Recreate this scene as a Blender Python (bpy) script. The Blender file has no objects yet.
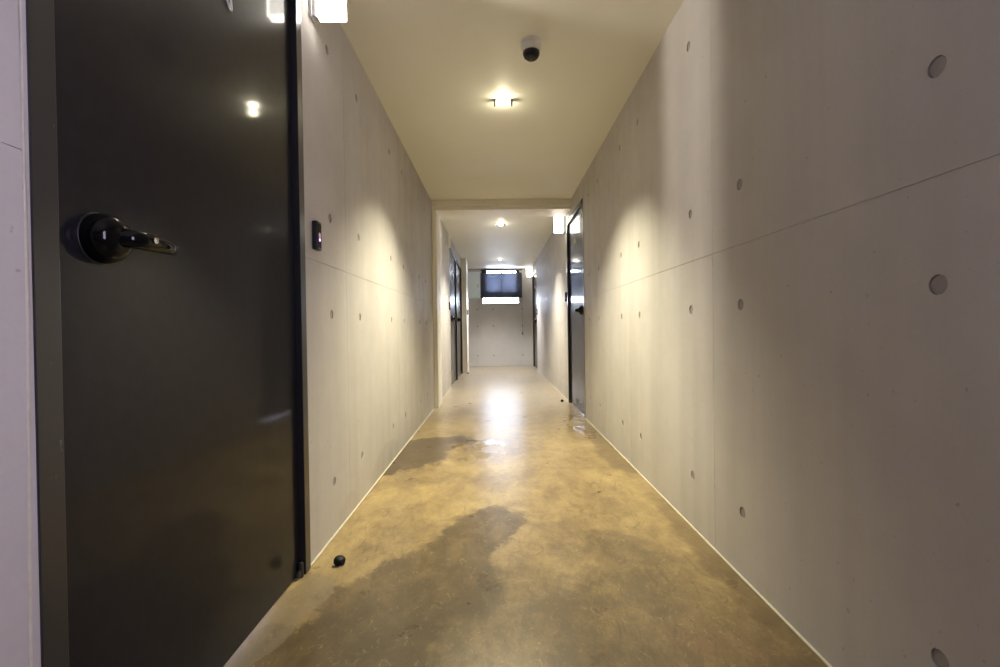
import bpy, bmesh, math, random
from mathutils import Vector, Matrix
random.seed(7)
S = bpy.context.scene
COL = S.collection

# ------------------------------------------------------------------ sizes
XL, XR, HC = -0.7511, 0.8865, 2.44          # left wall, right wall, ceiling
Y0, YE = -4.6, 11.80                        # wall behind the camera, far wall
CAM_H = 0.9254

# ------------------------------------------------------------------ helpers
class MB:
    """collects shapes, then links them as one mesh object"""
    def __init__(self):
        self.bm = bmesh.new()
    def box(self, x0, x1, y0, y1, z0, z1, bev=0.0, seg=2):
        t = bmesh.new()
        bmesh.ops.create_cube(t, size=1.0)
        for v in t.verts:
            v.co = Vector(((x0 + x1) / 2 + v.co.x * (x1 - x0), (y0 + y1) / 2 + v.co.y * (y1 - y0), (z0 + z1) / 2 + v.co.z * (z1 - z0)))
        if bev:
            bmesh.ops.bevel(t, geom=list(t.edges), offset=bev, segments=seg, profile=0.5, affect='EDGES')
        self._take(t)
        return self
    def lathe(self, prof, org, axis, n=32):
        """prof: (radius, height along axis) pairs"""
        a = Vector(axis).normalized()
        u = a.orthogonal().normalized(); w = a.cross(u)
        o = Vector(org); t = bmesh.new(); rings = []
        for r, h in prof:
            if r < 1e-6:
                rings.append([t.verts.new(o + a * h)])
            else:
                rings.append([t.verts.new(o + a * h + (u * math.cos(2 * math.pi * k / n) + w * math.sin(2 * math.pi * k / n)) * r) for k in range(n)])
        for A, B in zip(rings, rings[1:]):
            for k in range(n):
                k2 = (k + 1) % n
                if len(A) == 1 and len(B) == 1: continue
                if len(A) == 1: t.faces.new((A[0], B[k], B[k2]))
                elif len(B) == 1: t.faces.new((A[k], A[k2], B[0]))
                else: t.faces.new((A[k], A[k2], B[k2], B[k]))
        if len(rings[0]) > 1: t.faces.new(rings[0])
        if len(rings[-1]) > 1: t.faces.new(rings[-1])
        bmesh.ops.recalc_face_normals(t, faces=list(t.faces))
        self._take(t)
        return self
    def tube(self, pts, rad, n=12, flat=1.0, up=(0, 0, 1)):
        """swept tube; rad is a number or one per point; flat squeezes it along up"""
        P = [Vector(p) for p in pts]; t = bmesh.new(); rings = []
        R = rad if isinstance(rad, (list, tuple)) else [rad] * len(P)
        U = Vector(up)
        for i, p in enumerate(P):
            d = (P[min(i + 1, len(P) - 1)] - P[max(i - 1, 0)]).normalized()
            s = d.cross(U)
            if s.length < 1e-4: s = d.cross(Vector((1, 0, 0)))
            s.normalize(); q = s.cross(d).normalized()
            rings.append([t.verts.new(p + s * math.cos(2 * math.pi * k / n) * R[i] + q * math.sin(2 * math.pi * k / n) * R[i] * flat) for k in range(n)])
        for A, B in zip(rings, rings[1:]):
            for k in range(n):
                t.faces.new((A[k], A[(k + 1) % n], B[(k + 1) % n], B[k]))
        t.faces.new(rings[0]); t.faces.new(rings[-1])
        bmesh.ops.recalc_face_normals(t, faces=list(t.faces))
        self._take(t)
        return self
    def prism(self, poly, axis, a0, a1):
        """poly: 2D outline; axis 'x': poly is (y,z) run from x=a0 to a1"""
        t = bmesh.new()
        def co(p, a):
            return Vector((a, p[0], p[1])) if axis == 'x' else (Vector((p[0], a, p[1])) if axis == 'y' else Vector((p[0], p[1], a)))
        A = [t.verts.new(co(p, a0)) for p in poly]; B = [t.verts.new(co(p, a1)) for p in poly]
        t.faces.new(A); t.faces.new(B)
        for k in range(len(poly)):
            k2 = (k + 1) % len(poly)
            t.faces.new((A[k], A[k2], B[k2], B[k]))
        bmesh.ops.recalc_face_normals(t, faces=list(t.faces))
        self._take(t)
        return self
    def _take(self, t):
        m = bpy.data.meshes.new('tmp'); t.to_mesh(m); t.free()
        self.bm.from_mesh(m); bpy.data.meshes.remove(m)
    def build(self, name, mat, parent=None, smooth=None, loc=None):
        me = bpy.data.meshes.new(name); self.bm.to_mesh(me); self.bm.free()
        if smooth is not None:
            me.shade_smooth()
            me.set_sharp_from_angle(angle=math.radians(smooth))
        for m in (mat if isinstance(mat, (list, tuple)) else [mat]):
            me.materials.append(m)
        o = bpy.data.objects.new(name, me); COL.objects.link(o)
        if parent is not None:
            o.parent = parent
            o.matrix_parent_inverse = Matrix.Translation(-parent.location)
        return o

def structure(o):
    o['kind'] = 'structure'
    return o

def root(name, loc, label=None, cat=None, group=None, kind=None):
    o = bpy.data.objects.new(name, None); COL.objects.link(o)
    o.location = loc; o.empty_display_size = 0.05
    if label: o['label'] = label
    if cat: o['category'] = cat
    if group: o['group'] = group
    if kind: o['kind'] = kind
    return o

# ------------------------------------------------------------------ materials
class NT:
    def __init__(self, name):
        self.m = bpy.data.materials.new(name); self.m.use_nodes = True
        self.t = self.m.node_tree; self.n = self.t.nodes
        self.b = self.n['Principled BSDF']
        self.pos = None
    def new(self, typ, **kw):
        d = self.n.new(typ)
        for k, v in kw.items(): setattr(d, k, v)
        return d
    def link(self, a, b): self.t.links.new(a, b)
    def put(self, sock, v):
        if hasattr(v, 'is_output'): self.link(v, sock)
        else: sock.default_value = v
    def P(self):
        if self.pos is None: self.pos = self.new('ShaderNodeTexCoord').outputs['Object']
        return self.pos
    def math(self, op, a, b=0.0, c=0.0, clamp=False):
        d = self.new('ShaderNodeMath', operation=op, use_clamp=clamp)
        for s, v in zip(d.inputs, (a, b, c)): self.put(s, v)
        return d.outputs[0]
    def vmath(self, op, a, b=(0, 0, 0)):
        d = self.new('ShaderNodeVectorMath', operation=op)
        self.put(d.inputs[0], a); self.put(d.inputs[1], b)
        return d.outputs['Value'] if op in ('LENGTH', 'DOT_PRODUCT', 'DISTANCE') else d.outputs[0]
    def noise(self, scale=5.0, detail=4.0, rough=0.55, vec=None, stretch=None, dist=0.0, color=False):
        v = vec if vec is not None else self.P()
        if stretch: v = self.vmath('MULTIPLY', v, stretch)
        d = self.new('ShaderNodeTexNoise'); self.link(v, d.inputs['Vector'])
        d.inputs['Scale'].default_value = scale; d.inputs['Detail'].default_value = detail
        d.inputs['Roughness'].default_value = rough; d.inputs['Distortion'].default_value = dist
        return d.outputs['Color' if color else 0]
    def ramp(self, v, lo, hi, a=0.0, b=1.0):
        d = self.new('ShaderNodeMapRange', interpolation_type='SMOOTHSTEP')
        self.put(d.inputs[0], v)
        for i, x in enumerate((lo, hi, a, b)): d.inputs[i + 1].default_value = x
        return d.outputs[0]
    def mix(self, f, a, b, mode='MIX'):
        d = self.new('ShaderNodeMix', data_type='RGBA', blend_type=mode)
        self.put(d.inputs[0], f)
        for s, v in ((d.inputs[6], a), (d.inputs[7], b)):
            if isinstance(v, tuple) and len(v) == 3: v = v + (1,)
            self.put(s, v)
        return d.outputs[2]
    def bump(self, h, strength=0.2, dist=0.01):
        d = self.new('ShaderNodeBump'); self.put(d.inputs['Height'], h)
        d.inputs['Strength'].default_value = strength; d.inputs['Distance'].default_value = dist
        self.link(d.outputs[0], self.b.inputs['Normal'])
        return d
    def set(self, **kw):
        for k, v in kw.items():
            s = self.b.inputs[k.replace('_', ' ')]
            if isinstance(v, tuple) and len(v) == 3: v = v + (1,)
            self.put(s, v)
        return self

def simple(name, col, rough=0.5, metal=0.0, coat=0.0, coat_r=0.05, var=0.06, **kw):
    t = NT(name)
    n = t.noise(40, 3)
    d = tuple(c * (1 - var) for c in col); u = tuple(min(1, c * (1 + var)) for c in col)
    t.set(Base_Color=t.mix(t.ramp(n, .3, .7), d, u), Roughness=rough, Metallic=metal, Coat_Weight=coat, Coat_Roughness=coat_r, **kw)
    return t.m

def emit(name, col, strength):
    t = NT(name)
    t.set(Base_Color=(0.8, 0.8, 0.8), Emission_Color=col, Emission_Strength=strength)
    return t.m

def concrete(name, base, streak=0.10, stains=()):
    t = NT(name)
    c = t.mix(t.ramp(t.noise(1.6, 5, .6), .3, .7), tuple(x * .93 for x in base), tuple(x * 1.05 for x in base))
    st = t.ramp(t.noise(1.0, 3, .5, stretch=(7, 7, .35)), .35, .68)
    c = t.mix(t.math('MULTIPLY', st, streak), c, tuple(x * .72 for x in base))
    fine = t.ramp(t.noise(90, 3, .6), .35, .75)
    c = t.mix(t.math('MULTIPLY', fine, .08), c, tuple(x * .6 for x in base))
    pit = t.ramp(t.noise(55, 1, .4), .76, .80)
    c = t.mix(t.math('MULTIPLY', pit, .35), c, (.10, .09, .085))
    for (cy, cz, ry, rz, k, col) in stains:
        w = t.vmath('ADD', t.P(), t.vmath('SCALE', t.noise(6, 4, .6, color=True), (0, 0, 0)))
        sep = t.new('ShaderNodeSeparateXYZ'); t.link(t.P(), sep.inputs[0])
        nn = t.math('MULTIPLY', t.math('SUBTRACT', t.noise(5, 4, .6), .5), 1.1)
        a = t.math('POWER', t.math('DIVIDE', t.math('SUBTRACT', sep.outputs[1], cy), ry), 2.0)
        b = t.math('POWER', t.math('DIVIDE', t.math('SUBTRACT', sep.outputs[2], cz), rz), 2.0)
        m = t.ramp(t.math('ADD', t.math('ADD', a, b), nn), 1.1, .75)
        c = t.mix(t.math('MULTIPLY', m, k), c, col)
    t.set(Base_Color=c, Roughness=t.ramp(t.noise(8, 3), .3, .7, .5, .7), Specular_IOR_Level=.35)
    t.bump(t.math('ADD', t.noise(30, 4), t.math('MULTIPLY', pit, -.7)), .08, .004)
    return t.m

M = {}
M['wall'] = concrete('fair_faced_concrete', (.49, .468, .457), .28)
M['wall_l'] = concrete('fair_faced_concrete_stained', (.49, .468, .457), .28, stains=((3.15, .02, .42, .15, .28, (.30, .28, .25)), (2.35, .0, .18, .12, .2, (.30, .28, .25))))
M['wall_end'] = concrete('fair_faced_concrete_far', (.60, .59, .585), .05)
M['plug'] = simple('tie_plug_mortar', (.27, .25, .24), .8)
M['caulk'] = simple('sealant', (.56, .52, .43), .6)
M['white'] = simple('white_paint', (.84, .82, .76), .5, var=.02)
M['plastic'] = simple('white_plastic', (.80, .80, .80), .35, var=.02)
M['pale_box'] = simple('bluish_lit_paint', (.72, .84, .89), .35, var=.02)  # bluish window light is put into the colour of this white box
M['black_gloss'] = simple('black_lacquer', (.003, .003, .003), .05, Specular_IOR_Level=.2)
M['black'] = simple('black_plastic', (.012, .012, .014), .35)
M['rubber'] = simple('black_rubber', (.005, .005, .005), .55, Specular_IOR_Level=.2)
M['chrome'] = simple('brushed_chrome', (.7, .7, .7), .22, 1.0)
M['grey_metal'] = simple('grey_metal', (.42, .42, .43), .4, .3)
M['decal'] = simple('silver_white_decal', (.72, .70, .66), .45)
t = NT('translucent_navy_slat')
tr = t.new('ShaderNodeBsdfTranslucent'); tr.inputs[0].default_value = (.45, .48, .56, 1)
ms = t.new('ShaderNodeMixShader'); ms.inputs[0].default_value = .24
t.set(Base_Color=(.04, .05, .075), Roughness=.45)
t.link(t.b.outputs[0], ms.inputs[1]); t.link(tr.outputs[0], ms.inputs[2]); t.link(ms.outputs[0], t.n['Material Output'].inputs[0])
M['navy'] = t.m
M['frame_dark'] = simple('dark_window_frame', (.02, .022, .03), .4)
M['cord'] = simple('dark_cord', (.06, .06, .06), .7)

# ceiling: flat paint
t = NT('ceiling_paint')
t.set(Base_Color=t.mix(t.ramp(t.noise(1.2, 4), .3, .7), (.79, .785, .70), (.82, .81, .725)), Roughness=.55)
t.bump(t.noise(60, 3), .04, .003)
M['ceiling'] = t.m

# glossy charcoal door paint
t = NT('charcoal_gloss_paint')
t.set(Base_Color=t.mix(t.ramp(t.noise(30, 3), .3, .7), (.0110, .0108, .0135), (.0140, .0137, .0168)), Roughness=.35, Specular_IOR_Level=.06,
      Coat_Weight=.58, Coat_Roughness=.07, Coat_IOR=1.34)
t.bump(t.noise(9, 2), .006, .01)
M['door'] = t.m
t = NT('charcoal_frame_paint')
sc = t.ramp(t.noise(70, 2, stretch=(1, 1, .5)), .72, .76)
t.set(Base_Color=t.mix(t.math('MULTIPLY', sc, .3), (.017, .0175, .021), (.2, .2, .2)), Roughness=.32, Coat_Weight=.3, Coat_Roughness=.15)
M['door_frame'] = t.m

# lamp glass, bulbs, screens
M['lamp_face'] = emit('lit_opal_glass', (1.0, .94, .84, 1), 6.0)
M['lamp_edge'] = emit('lit_glass_edge', (1.0, .93, .80, 1), 18.0)
M['bulb'] = emit('downlight_bulb', (1.0, .90, .70, 1), 40.0)
M['bulb_dim'] = emit('dim_downlight_bulb', (1.0, .95, .85, 1), 6.0)
M['led'] = emit('violet_led', (.50, .16, 1.0, 1), 7.0)
M['led_ring'] = emit('dim_red_ring', (.8, .25, .3, 1), .12)

# window glass (thin)
t = NT('window_glass')
tp = t.new('ShaderNodeBsdfTransparent'); tp.inputs[0].default_value = (.93, .96, .97, 1)
fr = t.new('ShaderNodeFresnel'); fr.inputs[0].default_value = 1.45
ms = t.new('ShaderNodeMixShader'); t.set(Base_Color=(.02, .02, .02), Roughness=.02)
t.link(fr.outputs[0], ms.inputs[0]); t.link(tp.outputs[0], ms.inputs[1]); t.link(t.b.outputs[0], ms.inputs[2]); t.link(ms.outputs[0], t.n['Material Output'].inputs[0])
M['glass'] = t.m
t = NT('smoked_dome')
t.set(Base_Color=(.006, .006, .007), Roughness=.06, Specular_IOR_Level=.35)
M['dome'] = t.m

# polished stained concrete floor
def floor_material():
    t = NT('polished_stained_concrete')
    P = t.P()
    warp = t.vmath('SUBTRACT', t.noise(2.6, 3, .5, color=True), (.5, .5, .5))
    warp2 = t.vmath('SUBTRACT', t.noise(10, 9, .68, color=True), (.5, .5, .5))
    Q = t.vmath('ADD', P, t.vmath('ADD', t.vmath('MULTIPLY', warp, (.34, .5, 0)), t.vmath('MULTIPLY', warp2, (.05, .06, 0))))
    Q2 = t.vmath('ADD', P, t.vmath('ADD', t.vmath('MULTIPLY', warp, (.14, .20, 0)), t.vmath('MULTIPLY', warp2, (.08, .10, 0))))
    rag = t.math('ADD', t.math('MULTIPLY_ADD', t.noise(5.5, 10, .68, dist=.8), 1.5, -.75), t.math('MULTIPLY_ADD', t.noise(1.9, 2, .5), 1.2, -.6))
    def ell(cx, cy, rx, ry, rot=0.0, soft=.12, q=Q2):
        d = t.new('ShaderNodeMapping', vector_type='TEXTURE')
        t.link(q, d.inputs[0])
        d.inputs['Location'].default_value = (cx, cy, 0); d.inputs['Rotation'].default_value = (0, 0, math.radians(rot)); d.inputs['Scale'].default_value = (rx, ry, 1)
        v = t.vmath('MULTIPLY', d.outputs[0], (1, 1, 0))
        return t.ramp(t.math('ADD', t.vmath('LENGTH', v), rag), 1 + soft, 1 - soft)
    def mx(*a):
        r = a[0]
        for b in a[1:]: r = t.math('MAXIMUM', r, b)
        return r
    n1 = t.noise(1.5, 12, .66, vec=Q)
    n2 = t.noise(5.5, 12, .72, stretch=(1.5, .9, 1), dist=.4)
    n3 = t.noise(17, 12, .82, stretch=(1.5, .9, 1), dist=.6)
    tone = t.math('ADD', t.math('ADD', t.math('MULTIPLY', n1, .42), t.math('MULTIPLY', n2, .33)), t.math('MULTIPLY', n3, .25))
    # worn, browner concrete towards the doors end, ochre stain beyond
    rb = mx(ell(.42, 1.45, .62, .62, 0, .6), ell(.0, 1.30, .7, .45, 0, .6), ell(.0, 1.1, .9, .4, 0, .6))
    tone = t.math('SUBTRACT', tone, t.math('MULTIPLY', rb, .075))
    mid = t.ramp(n2, .36, .64)
    c = t.mix(t.ramp(tone, .36, .50), (.130, .092, .045), (.250, .178, .082))
    c = t.mix(t.ramp(tone, .45, .60), c, (.400, .300, .135))
    c = t.mix(t.ramp(tone, .56, .70), c, (.50, .41, .22))
    red = t.math('MULTIPLY', t.ramp(t.noise(2.3, 6, .6), .54, .68), rb)
    c = t.mix(t.math('MULTIPLY', red, .6), c, (.215, .130, .072))
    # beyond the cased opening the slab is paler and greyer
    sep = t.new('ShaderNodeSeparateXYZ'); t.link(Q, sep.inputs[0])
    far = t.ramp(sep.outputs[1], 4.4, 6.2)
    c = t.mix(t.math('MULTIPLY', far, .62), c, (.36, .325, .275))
    # grey-brown weathered area on the near left, with a ragged edge
    gb = mx(ell(-.10, 2.16, .17, .33, -20), ell(-.36, 1.62, .24, .30, -20), ell(-.50, 1.34, .30, .22, 0), ell(-.20, 1.88, .17, .22, 0), ell(-.12, 1.66, .16, .16, 0, .4))
    c = t.mix(t.math('MULTIPLY', gb, t.ramp(mid, 0, 1, .90, .66)), c, (.082, .057, .026))
    # damp dark patch by the left wall
    dp = mx(ell(-.58, 3.58, .24, .50, -6, .1), ell(-.42, 3.93, .24, .17, 0, .12), ell(-.74, 3.3, .1, .35, 0, .2))
    c = t.mix(t.math('MULTIPLY', dp, .86), c, (.060, .040, .023))
    # dark run along the right wall
    dr = mx(ell(.87, 3.58, .12, .68, 0, .2), ell(.85, 1.75, .06, .8, 0, .4))
    c = t.mix(t.math('MULTIPLY', dr, .62), c, (.11, .075, .040))
    # pale strip of patch mortar at the door threshold
    th = ell(-.715, 1.50, .085, .32, -8, .08, t.vmath('ADD', P, t.vmath('MULTIPLY', warp2, (.03, .05, 0))))
    c = t.mix(t.math('MULTIPLY', th, t.ramp(n3, .3, .7, .45, .85)), c, (.25, .20, .125))
    # trowel scratches
    def scratch(rot, sc):
        d = t.new('ShaderNodeMapping'); t.link(Q, d.inputs[0]); d.inputs['Rotation'].default_value = (0, 0, math.radians(rot)); d.inputs['Scale'].default_value = sc
        return t.ramp(t.noise(1.0, 4, .6, vec=d.outputs[0]), .56, .64)
    sm = t.math('MULTIPLY', scratch(-38, (60, 7, 1)), mx(ell(.60, 1.35, .26, .65, 0, .4), ell(.56, 2.5, .22, .5, 0, .4)))
    sm = t.math('MAXIMUM', sm, t.math('MULTIPLY', scratch(8, (55, 8, 1)), ell(-.50, 2.15, .17, .3, 0, .4)))
    c = t.mix(t.math('MULTIPLY', sm, .55), c, (.10, .068, .032))
    grit = t.math('MULTIPLY', t.ramp(t.noise(75, 6, .7), .58, .66), t.ramp(n2, .42, .56))
    c = t.mix(t.math('MULTIPLY', grit, .35), c, (.09, .062, .03))
    lite = t.math('MULTIPLY', t.ramp(t.noise(31, 9, .75, stretch=(1.2, .8, 1), dist=1.5), .57, .63), .30)
    c = t.mix(lite, c, (.50, .40, .22))
    # small dark flecks and hairline cracks
    vo = t.new('ShaderNodeTexVoronoi', feature='DISTANCE_TO_EDGE'); t.link(Q, vo.inputs['Vector']); vo.inputs['Scale'].default_value = 1.7
    cr = t.math('MULTIPLY', t.ramp(vo.outputs['Distance'], .012, .002), t.ramp(t.noise(3, 3), .5, .6))
    c = t.mix(t.math('MULTIPLY', cr, .35), c, (.12, .075, .035))
    fl = t.math('MULTIPLY', t.ramp(t.noise(48, 2, .5), .70, .75), t.ramp(t.noise(5, 2), .5, .6))
    c = t.mix(t.math('MULTIPLY', fl, .5), c, (.07, .045, .02))
    # far end is paler, more worn
    # wet film: where the floor was just mopped
    wet = t.math('MULTIPLY', mx(ell(-.15, 3.62, .21, .33, 0, .15), ell(.76, 4.5, .10, .45, 0, .2)), t.ramp(t.noise(9, 4, .6, stretch=(1, .6, 1)), .47, .54))
    r = t.math('MULTIPLY_ADD', t.noise(5, 6, .6), .16, .22)
    r = t.math('ADD', r, t.math('MULTIPLY', wet, t.math('SUBTRACT', .09, r)))
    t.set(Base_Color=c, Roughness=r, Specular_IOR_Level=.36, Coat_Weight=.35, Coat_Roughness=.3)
    bh = t.math('ADD', t.math('MULTIPLY', t.noise(5, 4, .5), 1.0), t.math('MULTIPLY', sm, -.12))
    t.bump(bh, .05, .02)
    return t.m
M['floor'] = floor_material()

# ------------------------------------------------------------------ room shell
DOORS_L = [(.765, 1.835), (7.58, 8.70), (8.83, 9.95)]
DOORS_R = [(4.775, 5.875), (10.47, 11.57)]
HEAD = 2.245
TH = .16

def wall_outline(doors, y0, y1):
    p = [(y0, 0)]
    for a, b in doors:
        p += [(a, 0), (a, HEAD), (b, HEAD), (b, 0)]
    p += [(y1, 0), (y1, HC), (y0, HC)]
    return p

ROWS = (.243, 1.002, 1.438, 2.197)
CL = [-.26, .17, .62] + [2.138, 2.578, 3.352, 3.796, 4.55, 4.96, 6.15, 6.93, 7.34, 10.3]
CR = [.52, .94, 1.706, 2.142, 2.92, 3.34, 4.08, 4.51, 6.47, 6.90, 7.66, 8.09, 8.85, 9.28, 10.05]
JL = [-.04, 2.358, 3.574, 4.76, 5.97, 7.14]
JR = [.735, 1.925, 3.13, 4.295, 6.685, 7.875, 9.065, 10.26]

SIDE_Y, SIDE_Z = (-.50, .02), (.85, 2.0)
def cut(o, cutter_bm):
    """carve holes and joint lines into a wall, then bake the result"""
    me = bpy.data.meshes.new('c'); cutter_bm.to_mesh(me); cutter_bm.free()
    c = bpy.data.objects.new('c', me); COL.objects.link(c)
    md = o.modifiers.new('b', 'BOOLEAN'); md.operation = 'DIFFERENCE'; md.solver = 'EXACT'; md.object = c; md.use_self = True
    bpy.context.view_layer.update()
    dg = bpy.context.evaluated_depsgraph_get()
    new = bpy.data.meshes.new_from_object(o.evaluated_get(dg), preserve_all_data_layers=True, depsgraph=dg)
    o.modifiers.clear(); old = o.data; o.data = new; new.name = o.name
    bpy.data.objects.remove(c); bpy.data.meshes.remove(me); bpy.data.meshes.remove(old)
    if not new.materials: new.materials.append(M['wall'])
    return o

PR = .0205
def disc_mesh(axis):
    mb = MB(); mb.lathe([(PR - .0022, -.003), (PR - .0022, 0), (PR * .5, .0006), (0, .0008)], (0, 0, 0), axis, 24)
    me = bpy.data.meshes.new('tie_hole_plug'); mb.bm.to_mesh(me); mb.bm.free(); me.materials.append(M['plug'])
    return me

def side_wall(name, x, s, doors, cols, joints):
    """s=+1: the room lies toward +x"""
    mb = MB(); mb.prism(wall_outline(doors, Y0, YE + .3), 'x', x, x - s * TH)
    w = structure(mb.build(name, M['wall_l'] if s > 0 else M['wall']))
    cm = MB()
    ok = lambda y: all(not (a - .03 < y < b + .03) for a, b in doors)
    for y in cols:
        for z in ROWS:
            if z > 2.3 and not ok(y): continue
            if ok(y): cm.lathe([(PR, -.006), (PR, .006)], (x, y, z), (1, 0, 0), 24)
    segs = []; a0 = Y0 + .05
    for a, b in doors: segs.append((a0, a - .01)); a0 = b + .01
    segs.append((a0, YE + .2))
    for a, b in segs:
        if b - a > .2: cm.box(x - .0025, x + .0025, a, b, 1.2188, 1.2212)
    if s < 0: cm.box(x - .05, x + TH + .05, *SIDE_Y, *SIDE_Z)          # unseen opening added beside the camera to let cool light in
    for y in joints:
        if ok(y):
            cm.box(x - .0012, x + .0012, y - .0009, y + .0009, .012, 1.2150)
            cm.box(x - .0012, x + .0012, y - .0009, y + .0009, 1.2250, 2.43)
    cut(w, cm.bm)
    me = disc_mesh((s, 0, 0))
    for y in cols:
        for z in ROWS:
            if ok(y):
                d = bpy.data.objects.new('tie_hole_plug', me); COL.objects.link(d)
                d.location = (x - s * .0030, y, z); d.parent = w
    return w

wl = side_wall('wall_left', XL, 1, DOORS_L, CL, JL)
wr = side_wall('wall_right', XR, -1, DOORS_R, CR, JR)

structure(MB().box(-1.2, 1.3, Y0 - .3, YE + .3, -.12, 0).build('floor', M['floor']))
structure(MB().box(-1.2, 1.3, Y0 - .3, YE + .3, HC, HC + .12).build('ceiling', M['ceiling']))

# far wall with the window opening
WX0, WX1, WZ0, WZ1 = -.375, .565, 1.572, 2.405
mb = MB()
mb.bm.free(); mb.bm = bmesh.new()
mb.box(-1.2, 1.3, YE, YE + TH, 0, HC)
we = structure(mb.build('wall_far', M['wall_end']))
cm = MB(); cm.box(WX0, WX1, YE - .1, YE + TH + .1, WZ0, WZ1)
for xx in (-.50, -.098, .633):
    for zz in (.265, 1.003, 1.428):
        cm.lathe([(PR, -.006), (PR, .006)], (xx, YE, zz), (0, 1, 0), 24)
cut(we, cm.bm)
me = disc_mesh((0, -1, 0))
for xx in (-.50, -.098, .633):
    for zz in (.265, 1.003, 1.428):
        d = bpy.data.objects.new('tie_hole_plug', me); COL.objects.link(d)
        d.location = (xx, YE + .0030, zz); d.parent = we

# wall behind the camera; cool light also comes through an opening added in the right wall
structure(MB().box(-1.2, 1.3, Y0 - TH, Y0, 0, HC).build('wall_back', M['wall']))

# sealant bead along the wall feet
mb = MB()
for a, b in ((Y0, .765), (1.835, 5.5), (5.9, 7.58)):
    mb.tube([(XL + .002, a + (b - a) * k / 8, .003 + .0012 * random.random()) for k in range(9)], .005, 8)
structure(mb.build('trim_1', M['caulk'], smooth=60))
mb = MB()
for a, b in ((Y0, 4.775), (5.875, 10.47)):
    mb.tube([(XR - .002, a + (b - a) * k / 10, .003 + .0012 * random.random()) for k in range(11)], .005, 8)
structure(mb.build('trim_2', M['caulk'], smooth=60))
mb = MB(); mb.tube([(-.7515, .745, 0), (-.7515, .747, .3), (-.7515, .751, .6), (-.7515, .757, 1.0), (-.7515, .755, 1.5), (-.7515, .757, 2.2)], .003, 8)
structure(mb.build('trim_3', M['caulk'], smooth=60))

# cased opening halfway down the passage: lining, dropped head and stepped casing
mb = MB()
mb.box(XL, -.705, 5.55, 5.92, 0, 2.335, .003)
mb.box(XL, XR, 5.55, 5.92, 2.335, HC, .003)
mb.box(XL, -.734, 5.51, 5.55, 0, 2.37, .003)
mb.box(XL, XR, 5.51, 5.55, 2.37, HC, .003)
structure(mb.build('trim_4', M['white']))
# pier beyond the last left door
mb = MB(); mb.box(XL, -.645, 10.02, 10.55, 0, HC, .004)
structure(mb.build('trim_5', M['white']))

# ------------------------------------------------------------------ doors
def scribble(mb, x, yc, zc):
    """a small flourish of slanted strokes, about 12 cm long"""
    ctl = [(-.062, .012), (-.056, -.018), (-.046, -.030), (-.036, -.010), (-.030, .026), (-.040, .032), (-.034, -.004), (-.022, -.030), (-.010, -.014), (.002, .022), (-.006, .034),
           (.000, .000), (.012, -.030), (.024, -.010), (.030, .028), (.020, .036), (.026, .006), (.052, -.036), (.060, -.041), (.064, -.034), (.060, .004), (.064, .036), (.072, .040)]
    pts = []
    for i in range(len(ctl) - 1):
        p = [Vector(ctl[max(0, min(len(ctl) - 1, i + k))]) for k in (-1, 0, 1, 2)]
        for k in range(6):
            u = k / 6
            q = .5 * (2 * p[1] + (p[2] - p[0]) * u + (2 * p[0] - 5 * p[1] + 4 * p[2] - p[3]) * u * u + (3 * p[1] - p[0] - 3 * p[2] + p[3]) * u ** 3)
            pts.append((x, yc + q.x, zc + q.y))
    mb.tube(pts, .0042, 6, 1.0, (1, 0, 0))

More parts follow.
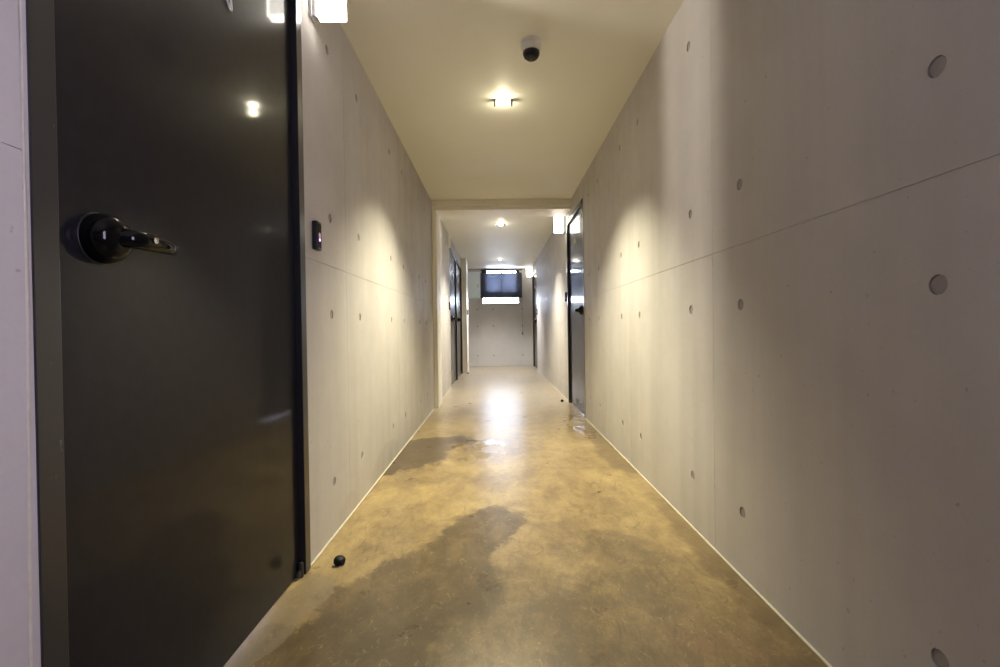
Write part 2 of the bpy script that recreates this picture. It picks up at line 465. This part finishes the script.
def door(n, s, x, y0, y1, label):
    """s=+1: left wall (room toward +x).  Hinges at the far jamb, lever at the near one"""
    d = root(f'door_{n}', (x, (y0 + y1) / 2, 0), label, 'door', None, 'structure')
    X = lambda dep: x - s * dep                         # depth behind the wall face
    def bx(mb, d0, d1, a, b, z0, z1, bev=0):
        mb.box(min(X(d0), X(d1)), max(X(d0), X(d1)), a, b, z0, z1, bev)
    mb = MB()
    bx(mb, -.003, .13, y0, y0 + .047, 0, HEAD, .0015)
    bx(mb, -.009, .13, y1 - .047, y1, 0, HEAD, .0015)
    bx(mb, -.009, .13, y0 + .04, y1 - .04, HEAD - .05, HEAD, .0015)
    mb.build('door_frame', M['door_frame'], d)
    mb = MB(); bx(mb, .014, .058, y0 + .0505, y1 - .0505, .008, HEAD - .054, .0025)
    mb.build('door_leaf', M['door'], d)
    # lever set
    hy, hz = y0 + .146, 1.110
    ax = (s, 0, 0)
    mb = MB(); mb.lathe([(.047, 0), (.048, .004), (.048, .012), (.0465, .022), (.043, .032), (.036, .041), (.026, .047), (.014, .050), (0, .051)], (X(.014), hy, hz), ax, 40)
    h = mb.build('door_handle', M['black_gloss'], d, 50)
    mb = MB(); mb.lathe([(.0495, 0), (.0495, .003), (.0485, .004)], (X(.014), hy, hz), ax, 40)
    mb.build('backplate', M['black'], h, 50)
    mb = MB()
    mb.tube([(X(-0.016), hy, hz), (X(-0.030), hy, hz), (X(-0.042), hy + .004, hz), (X(-0.049), hy + .016, hz), (X(-0.051), hy + .034, hz), (X(-0.050), hy + .07, hz + .001), (X(-0.047), hy + .105, hz + .001), (X(-0.042), hy + .128, hz), (X(-0.039), hy + .134, hz)],
            [.018, .018, .018, .0185, .0185, .0175, .016, .0135, .007], 16, .78, (s, 0, 0))
    mb.build('lever', M['black_gloss'], h, 50)
    mb = MB(); mb.lathe([(.0062, 0), (.0062, .002), (.004, .0022), (.004, .001), (0, .001)], (X(-.0662), hy + .040, hz + .003), ax, 20)
    mb.build('keyhole_ring', M['chrome'], h, 50)
    # pivots at the far jamb
    for z0, z1 in ((0, .03), (HEAD - .075, HEAD - .05)):
        mb = MB(); bx(mb, .000, .03, y1 - .085, y1 - .049, z0 + .004, z1, .003)
        mb.lathe([(.010, z0), (.010, z1 + (.02 if z0 < 1 else 0)), (.007, z1 + (.025 if z0 < 1 else .002))], (X(.004), y1 - .064, 0), (0, 0, 1), 16)
        mb.build('hinge', M['door_frame'], d, 40)
    mb = MB(); scribble(mb, X(.0132), (y0 + y1) / 2 + .022, 1.906)
    mb.build('decal', M['decal'], d, 60)
    return d

door(1, 1, XL, *DOORS_L[0], 'large glossy charcoal door in the near left wall with a round black lever handle')
door(2, 1, XL, *DOORS_L[1], 'charcoal door in the left wall just past the cased opening')
door(3, 1, XL, *DOORS_L[2], 'last charcoal door of the left wall, beside the white pier')
door(4, -1, XR, *DOORS_R[0], 'charcoal door in the right wall that mirrors the far window')
door(5, -1, XR, *DOORS_R[1], 'charcoal door in the right wall at the far end, edge-on beside the window wall')

# ------------------------------------------------------------------ lit box lamps beside the doors
def box_lamp(x, s, y, zb, label):
    """opal box on a wall bracket; the back is a closed metal plate, a slit added to shape the light band faces the passage"""
    zt = zb + .20
    o = root('sconce_lamp', (x, y, zb), label, 'lamp', 'lit box lamps beside the doors')
    X = lambda p: x + s * p
    def bx(mb, p0, p1, *r): mb.box(min(X(p0), X(p1)), max(X(p0), X(p1)), *r); return mb
    mb = MB(); bx(mb, 0, .030, y + .004, y + .036, zb + .004, zt - .004, .003)
    bx(mb, .0, .012, y - .004, y + .046, zb - .004, zt + .004, .003)
    mb.build('bracket', M['grey_metal'], o)
    p0, p1 = .030, .142
    # metal body: back plate, inner side, cap and the outer side, its slit added to shape the light
    mb = MB()
    bx(mb, p0, p1, y + .0400, y + .0440, zb, zt)
    bx(mb, p0, p0 + .004, y + .004, y + .040, zb, zt)
    bx(mb, p1 - .003, p1, y + .003, y + .0065, zb, zt)
    bx(mb, p1 - .003, p1, y + .0377, y + .0400, zb, zt)
    mb.build('housing', M['plastic'], o)
    mb = MB(); bx(mb, p0 + .007, p1 - .007, y, y + .003, zb + .007, zt - .007)
    mb.build('opal_panel', M['lamp_face'], o)
    mb = MB()
    bx(mb, p0, p0 + .007, y - .001, y + .004, zb, zt); bx(mb, p1 - .007, p1, y - .001, y + .004, zb, zt)
    bx(mb, p0 + .007, p1 - .007, y - .001, y + .004, zb, zb + .007); bx(mb, p0 + .007, p1 - .007, y - .001, y + .004, zt - .007, zt)
    bx(mb, p0 + .004, p1 - .004, y + .004, y + .040, zb, zb + .003)
    mb.build('glowing_edge', M['lamp_edge'], o)
    L = bpy.data.lights.new('lamp_bulb', 'POINT'); L.energy = LAMP_W; L.color = (1.0, .90, .76); L.shadow_soft_size = .006
    b = bpy.data.objects.new('lamp_bulb', L); COL.objects.link(b); b.location = (X(.058), y + .010, (zb + zt) / 2 + .01); b.parent = o
    b.matrix_parent_inverse = Matrix.Translation(-o.location)
    return o
LAMP_W = 52.0
box_lamp(XL, 1, 1.935, 2.215, 'lit white box lamp on the near left wall, close above the keypad')
box_lamp(XR, -1, 5.985, 2.145, 'lit white box lamp on the right wall past the mirror-like door')
box_lamp(XR, -1, 11.62, 2.21, 'lit box lamp at the far end, on the right beside the window')

# ------------------------------------------------------------------ downlights
def downlight(x, y, label, power=1.0, bulb='bulb', col=(1.0, .92, .64)):
    o = root('downlight', (x, y, HC), label, 'ceiling light', 'recessed ceiling downlights')
    mb = MB(); mb.lathe([(.046, 0), (.046, -.004), (.042, -.006), (.034, -.006), (.031, -.002), (.031, 0)], (x, y, HC), (0, 0, 1), 32)
    mb.build('trim_ring', M['white'], o, 40)
    mb = MB(); mb.lathe([(.026, -.001), (.031, -.010), (.031, -.018), (.026, -.028), (.015, -.034), (0, -.036)], (x, y, HC), (0, 0, 1), 24)
    mb.build('bulb', M[bulb], o, 60)
    for sx in (-1, 1):
        mb = MB(); mb.box(x + sx * .056 - .006, x + sx * .056 + .006, y - .018, y + .018, HC - .036, HC, .002)
        mb.build('clip', M['black'], o)
    L = bpy.data.lights.new('downlight_beam', 'SPOT'); L.energy = DOWN_W * power; L.color = col
    L.spot_size = math.radians(108); L.spot_blend = .85; L.shadow_soft_size = .025
    G = bpy.data.lights.new('downlight_glow', 'POINT'); G.energy = GLOW_W * power; G.color = col; G.shadow_soft_size = .025
    g = bpy.data.objects.new('downlight_glow', G); COL.objects.link(g); g.location = (x, y, HC - .065); g.parent = o
    g.matrix_parent_inverse = Matrix.Translation(-o.location)
    b = bpy.data.objects.new('downlight_beam', L); COL.objects.link(b); b.location = (x, y, HC - .06); b.parent = o
    b.matrix_parent_inverse = Matrix.Translation(-o.location)
    return o
DOWN_W = 400.0
GLOW_W = 1.1
downlight(.06, 3.123, 'bright recessed downlight nearest the dome camera')
downlight(.072, 6.76, 'second downlight, in the ceiling just past the dropped head', 1.0, 'bulb', (1.0, .92, .72))
downlight(.08, 10.15, 'third downlight, nearest the far window', .8, 'bulb_dim', (1.0, .95, .88))

# ------------------------------------------------------------------ dome camera
o = root('dome_camera', (.2, 2.50, HC), 'white ceiling dome security camera with dark smoked glass', 'security camera')
mb = MB(); mb.lathe([(.055, 0), (.055, -.012), (.051, -.016), (.051, -.020), (.053, -.022), (.053, -.044), (.050, -.050), (.044, -.052)], (.2, 2.5, HC), (0, 0, 1), 40)
mb.build('housing', M['plastic'], o, 40)
mb = MB(); mb.lathe([(.044, -.051), (.045, -.060), (.042, -.072), (.035, -.083), (.025, -.090), (.012, -.094), (0, -.095)], (.2, 2.5, HC), (0, 0, 1), 40)
mb.build('dome_glass', M['dome'], o, 60)

# ------------------------------------------------------------------ keypads
def keypad(x, s, y, z0, label):
    o = root('mounted_keypad', (x, y, z0), label, 'keypad', 'door entry keypads')
    X = lambda p: x + s * p
    mb = MB(); mb.box(min(x, X(.022)), max(x, X(.022)), y, y + .050, z0, z0 + .118, .004, 3)
    mb.build('case', M['black'], o, 40)
    mb = MB(); mb.box(min(X(.021), X(.0228)), max(X(.021), X(.0228)), y + .006, y + .044, z0 + .010, z0 + .108, .0006)
    mb.build('touch_face', M['rubber'], o)
    mb = MB(); mb.lathe([(.0058, 0), (.0058, .0012), (0, .0016)], (X(.0226), y + .025, z0 + .042), (s, 0, 0), 16)
    mb.build('status_light', M['led'], o, 60)
    mb = MB(); mb.lathe([(.012, 0), (.012, .0006), (.008, .0007), (0, .0007)], (X(.0226), y + .025, z0 + .060), (s, 0, 0), 20)
    mb.build('sensor_ring', M['led_ring'], o, 60)
    return o
keypad(XL, 1, 1.925, 1.262, 'black keypad with a violet light beside the near left door')
keypad(XR, -1, 5.93, 1.262, 'black keypad on the right wall just past the mirror-like door')
keypad(XL, 1, 7.36, 1.24, 'black keypad on the left wall before the second door')
keypad(-.645, 1, 10.06, 1.24, 'black keypad on the white pier past the last left door')
keypad(XR, -1, 10.30, 1.24, 'black keypad on the right wall before the far-end door')

# ------------------------------------------------------------------ door stops on the floor
def stop(x, y, r, label):
    o = root('door_stop', (x, y, 0), label, 'door stop', 'rubber door stops on the floor')
    mb = MB(); mb.lathe([(r, 0), (r, .003), (r * .8, .005), (r * .75, .006)], (x, y, 0), (0, 0, 1), 24)
    mb.build('foot_plate', M['chrome'], o, 40)
    mb = MB(); mb.lathe([(r * .80, .005), (r * .98, .009), (r, .018), (r * .85, .026), (r * .5, .029), (0, .030)], (x, y, 0), (.22, -.15, 1), 24)
    mb.build('bumper', M['rubber'], o, 50)
    return o
stop(-.643, 1.865, .023, 'black rubber stop on the floor by the near left door')
stop(.80, 5.90, .019, 'black rubber stop on the floor by the right door post')
stop(-.625, 9.80, .022, 'black rubber stop on the floor in front of the white pier')

# ------------------------------------------------------------------ window, blind, box at the far end
w = root('window_1', ((WX0 + WX1) / 2, YE, WZ0), 'high dark-framed window in the far wall', 'window', None, 'structure')
mb = MB(); ya, yb = YE + .05, YE + .10
mb.box(WX0, -.245, ya, yb, 1.705, WZ1, .004); mb.box(.485, WX1, ya, yb, 1.705, WZ1, .004)
mb.box(-.245, .485, ya, yb, 1.705, 1.87, .004); mb.box(-.245, .485, ya, yb, 2.385, WZ1, .004)
mb.box(.105, .135, ya, yb, 1.87, 2.385, .003)
mb.box(WX0, WX0 + .02, ya, yb, WZ0, 1.705, .003); mb.box(WX1 - .02, WX1, ya, yb, WZ0, 1.705, .003); mb.box(WX0 + .02, WX1 - .02, ya, yb, WZ0, WZ0 + .012, .002)
mb.build('window_frame', M['frame_dark'], w)
mb = MB(); mb.box(-.245, .105, YE + .072, YE + .077, 1.87, 2.385); mb.box(.135, .485, YE + .072, YE + .077, 1.87, 2.385); mb.box(WX0 + .02, WX1 - .02, YE + .072, YE + .077, WZ0 + .012, 1.705)
mb.build('pane', M['glass'], w)

o = root('venetian_blind', (.12, YE - .04, 2.40), 'dark navy venetian blind hanging over the far window', 'blind')
BX0, BX1, BY = -.395, .632, YE - .045
mb = MB(); mb.box(BX0, BX1, BY - .028, BY + .028, 2.385, 2.412, .003)
for xx in (BX0 + .1, BX1 - .1): mb.box(xx - .02, xx + .02, BY + .028, YE, 2.388, 2.410)
mb.build('headrail', M['frame_dark'], o)
mb = MB()
for k in range(10):
    z = 2.300 - k * .0605
    a = math.radians(75)
    t_ = bmesh.new(); bmesh.ops.create_cube(t_, size=1)
    bmesh.ops.transform(t_, verts=t_.verts, matrix=Matrix.Translation(((BX0 + BX1) / 2, BY, z)) @ Matrix.Rotation(a, 4, 'X') @ Matrix.Diagonal((BX1 - BX0, .0665, .0025, 1)))
    mb._take(t_)
mb.build('slats', M['navy'], o)
mb = MB(); mb.box(BX0, BX1, BY - .03, BY + .03, 1.705, 1.724, .003); mb.build('bottom_rail', M['frame_dark'], o)
for xx in (BX0 + .15, (BX0 + BX1) / 2, BX1 - .15):
    mb = MB(); mb.tube([(xx, BY - .032, 2.37), (xx, BY - .032, 1.715), (xx, BY + .032, 1.715), (xx, BY + .032, 2.37)], .0022, 6)
    mb.build('ladder_cord', M['cord'], o)
mb = MB(); mb.tube([(.628, BY - .03, 2.37), (.628, BY - .034, 1.6), (.629, BY - .03, .84)], .0028, 6)
mb.lathe([(.004, .845), (.012, .835), (.014, .79), (.009, .775), (0, .773)], (.629, BY - .03, 0), (0, 0, 1), 14)
mb.build('pull_cord', M['cord'], o, 50)

o = root('mounted_cabinet', (-.59, YE, 1.70), 'white metal cabinet with bluish window light painted in, on the far wall left of the window', 'cabinet')
mb = MB(); mb.box(-.740, -.425, YE - .075, YE, 1.69, 2.36, .006); mb.build('body', M['pale_box'], o)
mb = MB(); mb.box(-.725, -.440, YE - .083, YE - .074, 1.705, 2.345, .003); mb.build('cabinet_door', M['pale_box'], o)
mb = MB(); mb.box(-.475, -.455, YE - .092, YE - .082, 1.97, 2.05, .003); mb.build('latch', M['grey_metal'], o)

o = root('junction_box', (XL, 7.36, 2.22), 'narrow white junction box high on the left wall before the second door', 'junction box')
mb = MB(); mb.box(XL, XL + .028, 7.30, 7.42, 2.22, 2.41, .004); mb.build('body', M['plastic'], o)
mb = MB(); mb.box(XL + .027, XL + .032, 7.305, 7.415, 2.225, 2.405, .002); mb.build('lid', M['plastic'], o)

# ------------------------------------------------------------------ daylight
W = bpy.data.worlds.new('overcast_daylight'); S.world = W; W.use_nodes = True
bg = W.node_tree.nodes['Background']; 
mc = W.node_tree.nodes.new('ShaderNodeMix'); mc.data_type = 'RGBA'; mc.inputs[6].default_value = (.80, .73, 1.0, 1); mc.inputs[7].default_value = (.74, .80, 1.0, 1)
W.node_tree.links.new(mc.outputs[2], bg.inputs[0])
tc = W.node_tree.nodes.new('ShaderNodeTexCoord'); sx = W.node_tree.nodes.new('ShaderNodeSeparateXYZ'); mr = W.node_tree.nodes.new('ShaderNodeMapRange')
W.node_tree.links.new(tc.outputs['Generated'], sx.inputs[0]); W.node_tree.links.new(sx.outputs[1], mr.inputs[0])
for i, v in enumerate((.35, .8, 17.0, 64.0)): mr.inputs[i + 1].default_value = v     # open sky is brighter on the window side
W.node_tree.links.new(mr.outputs[0], bg.inputs[1]); W.node_tree.links.new(sx.outputs[1], mc.inputs[0])
def portal(name, loc, rot, sx, sz):
    L = bpy.data.lights.new(name, 'AREA'); L.shape = 'RECTANGLE'; L.size = sx; L.size_y = sz; L.cycles.is_portal = True
    o = bpy.data.objects.new(name, L); COL.objects.link(o); o.location = loc; o.rotation_euler = rot
portal('window_daylight', ((WX0 + WX1) / 2, YE + TH + .02, (WZ0 + WZ1) / 2), (math.radians(-90), 0, 0), WX1 - WX0, WZ1 - WZ0)
portal('added_side_light', (XR + TH + .01, sum(SIDE_Y) / 2, sum(SIDE_Z) / 2), (math.radians(90), 0, math.radians(90)), .52, 1.15)  # serves the opening added beside the camera

# ------------------------------------------------------------------ camera
f, yaw, pit, roll = 470.0, .0056, -.0094, -.0140
cy, sy, cp, sp, cr, sr = math.cos(yaw), math.sin(yaw), math.cos(pit), math.sin(pit), math.cos(roll), math.sin(roll)
R = Vector((cy, -sy, 0)); F = Vector((cp * sy, cp * cy, sp)); U = Vector((-sp * sy, -sp * cy, cp))
R2 = cr * R + sr * U; U2 = -sr * R + cr * U
cd = bpy.data.cameras.new('camera'); cam = bpy.data.objects.new('camera', cd); COL.objects.link(cam)
m = Matrix.Identity(4)
for i in range(3):
    m[i][0], m[i][1], m[i][2] = R2[i], U2[i], -F[i]
m[2][3] = CAM_H
cam.matrix_world = m
cd.sensor_fit = 'HORIZONTAL'; cd.sensor_width = 36; cd.lens = f * 36 / 1000; cd.clip_start = .01
S.camera = cam

S.view_settings.view_transform = 'Standard'
S.view_settings.look = 'None'
S.view_settings.exposure = 0.10
S.view_settings.gamma = 1.0
S.view_settings.use_curve_mapping = False
S.cycles.max_bounces = 10
S.cycles.diffuse_bounces = 6
S.cycles.sample_clamp_indirect = 6
S.cycles.caustics_reflective = False
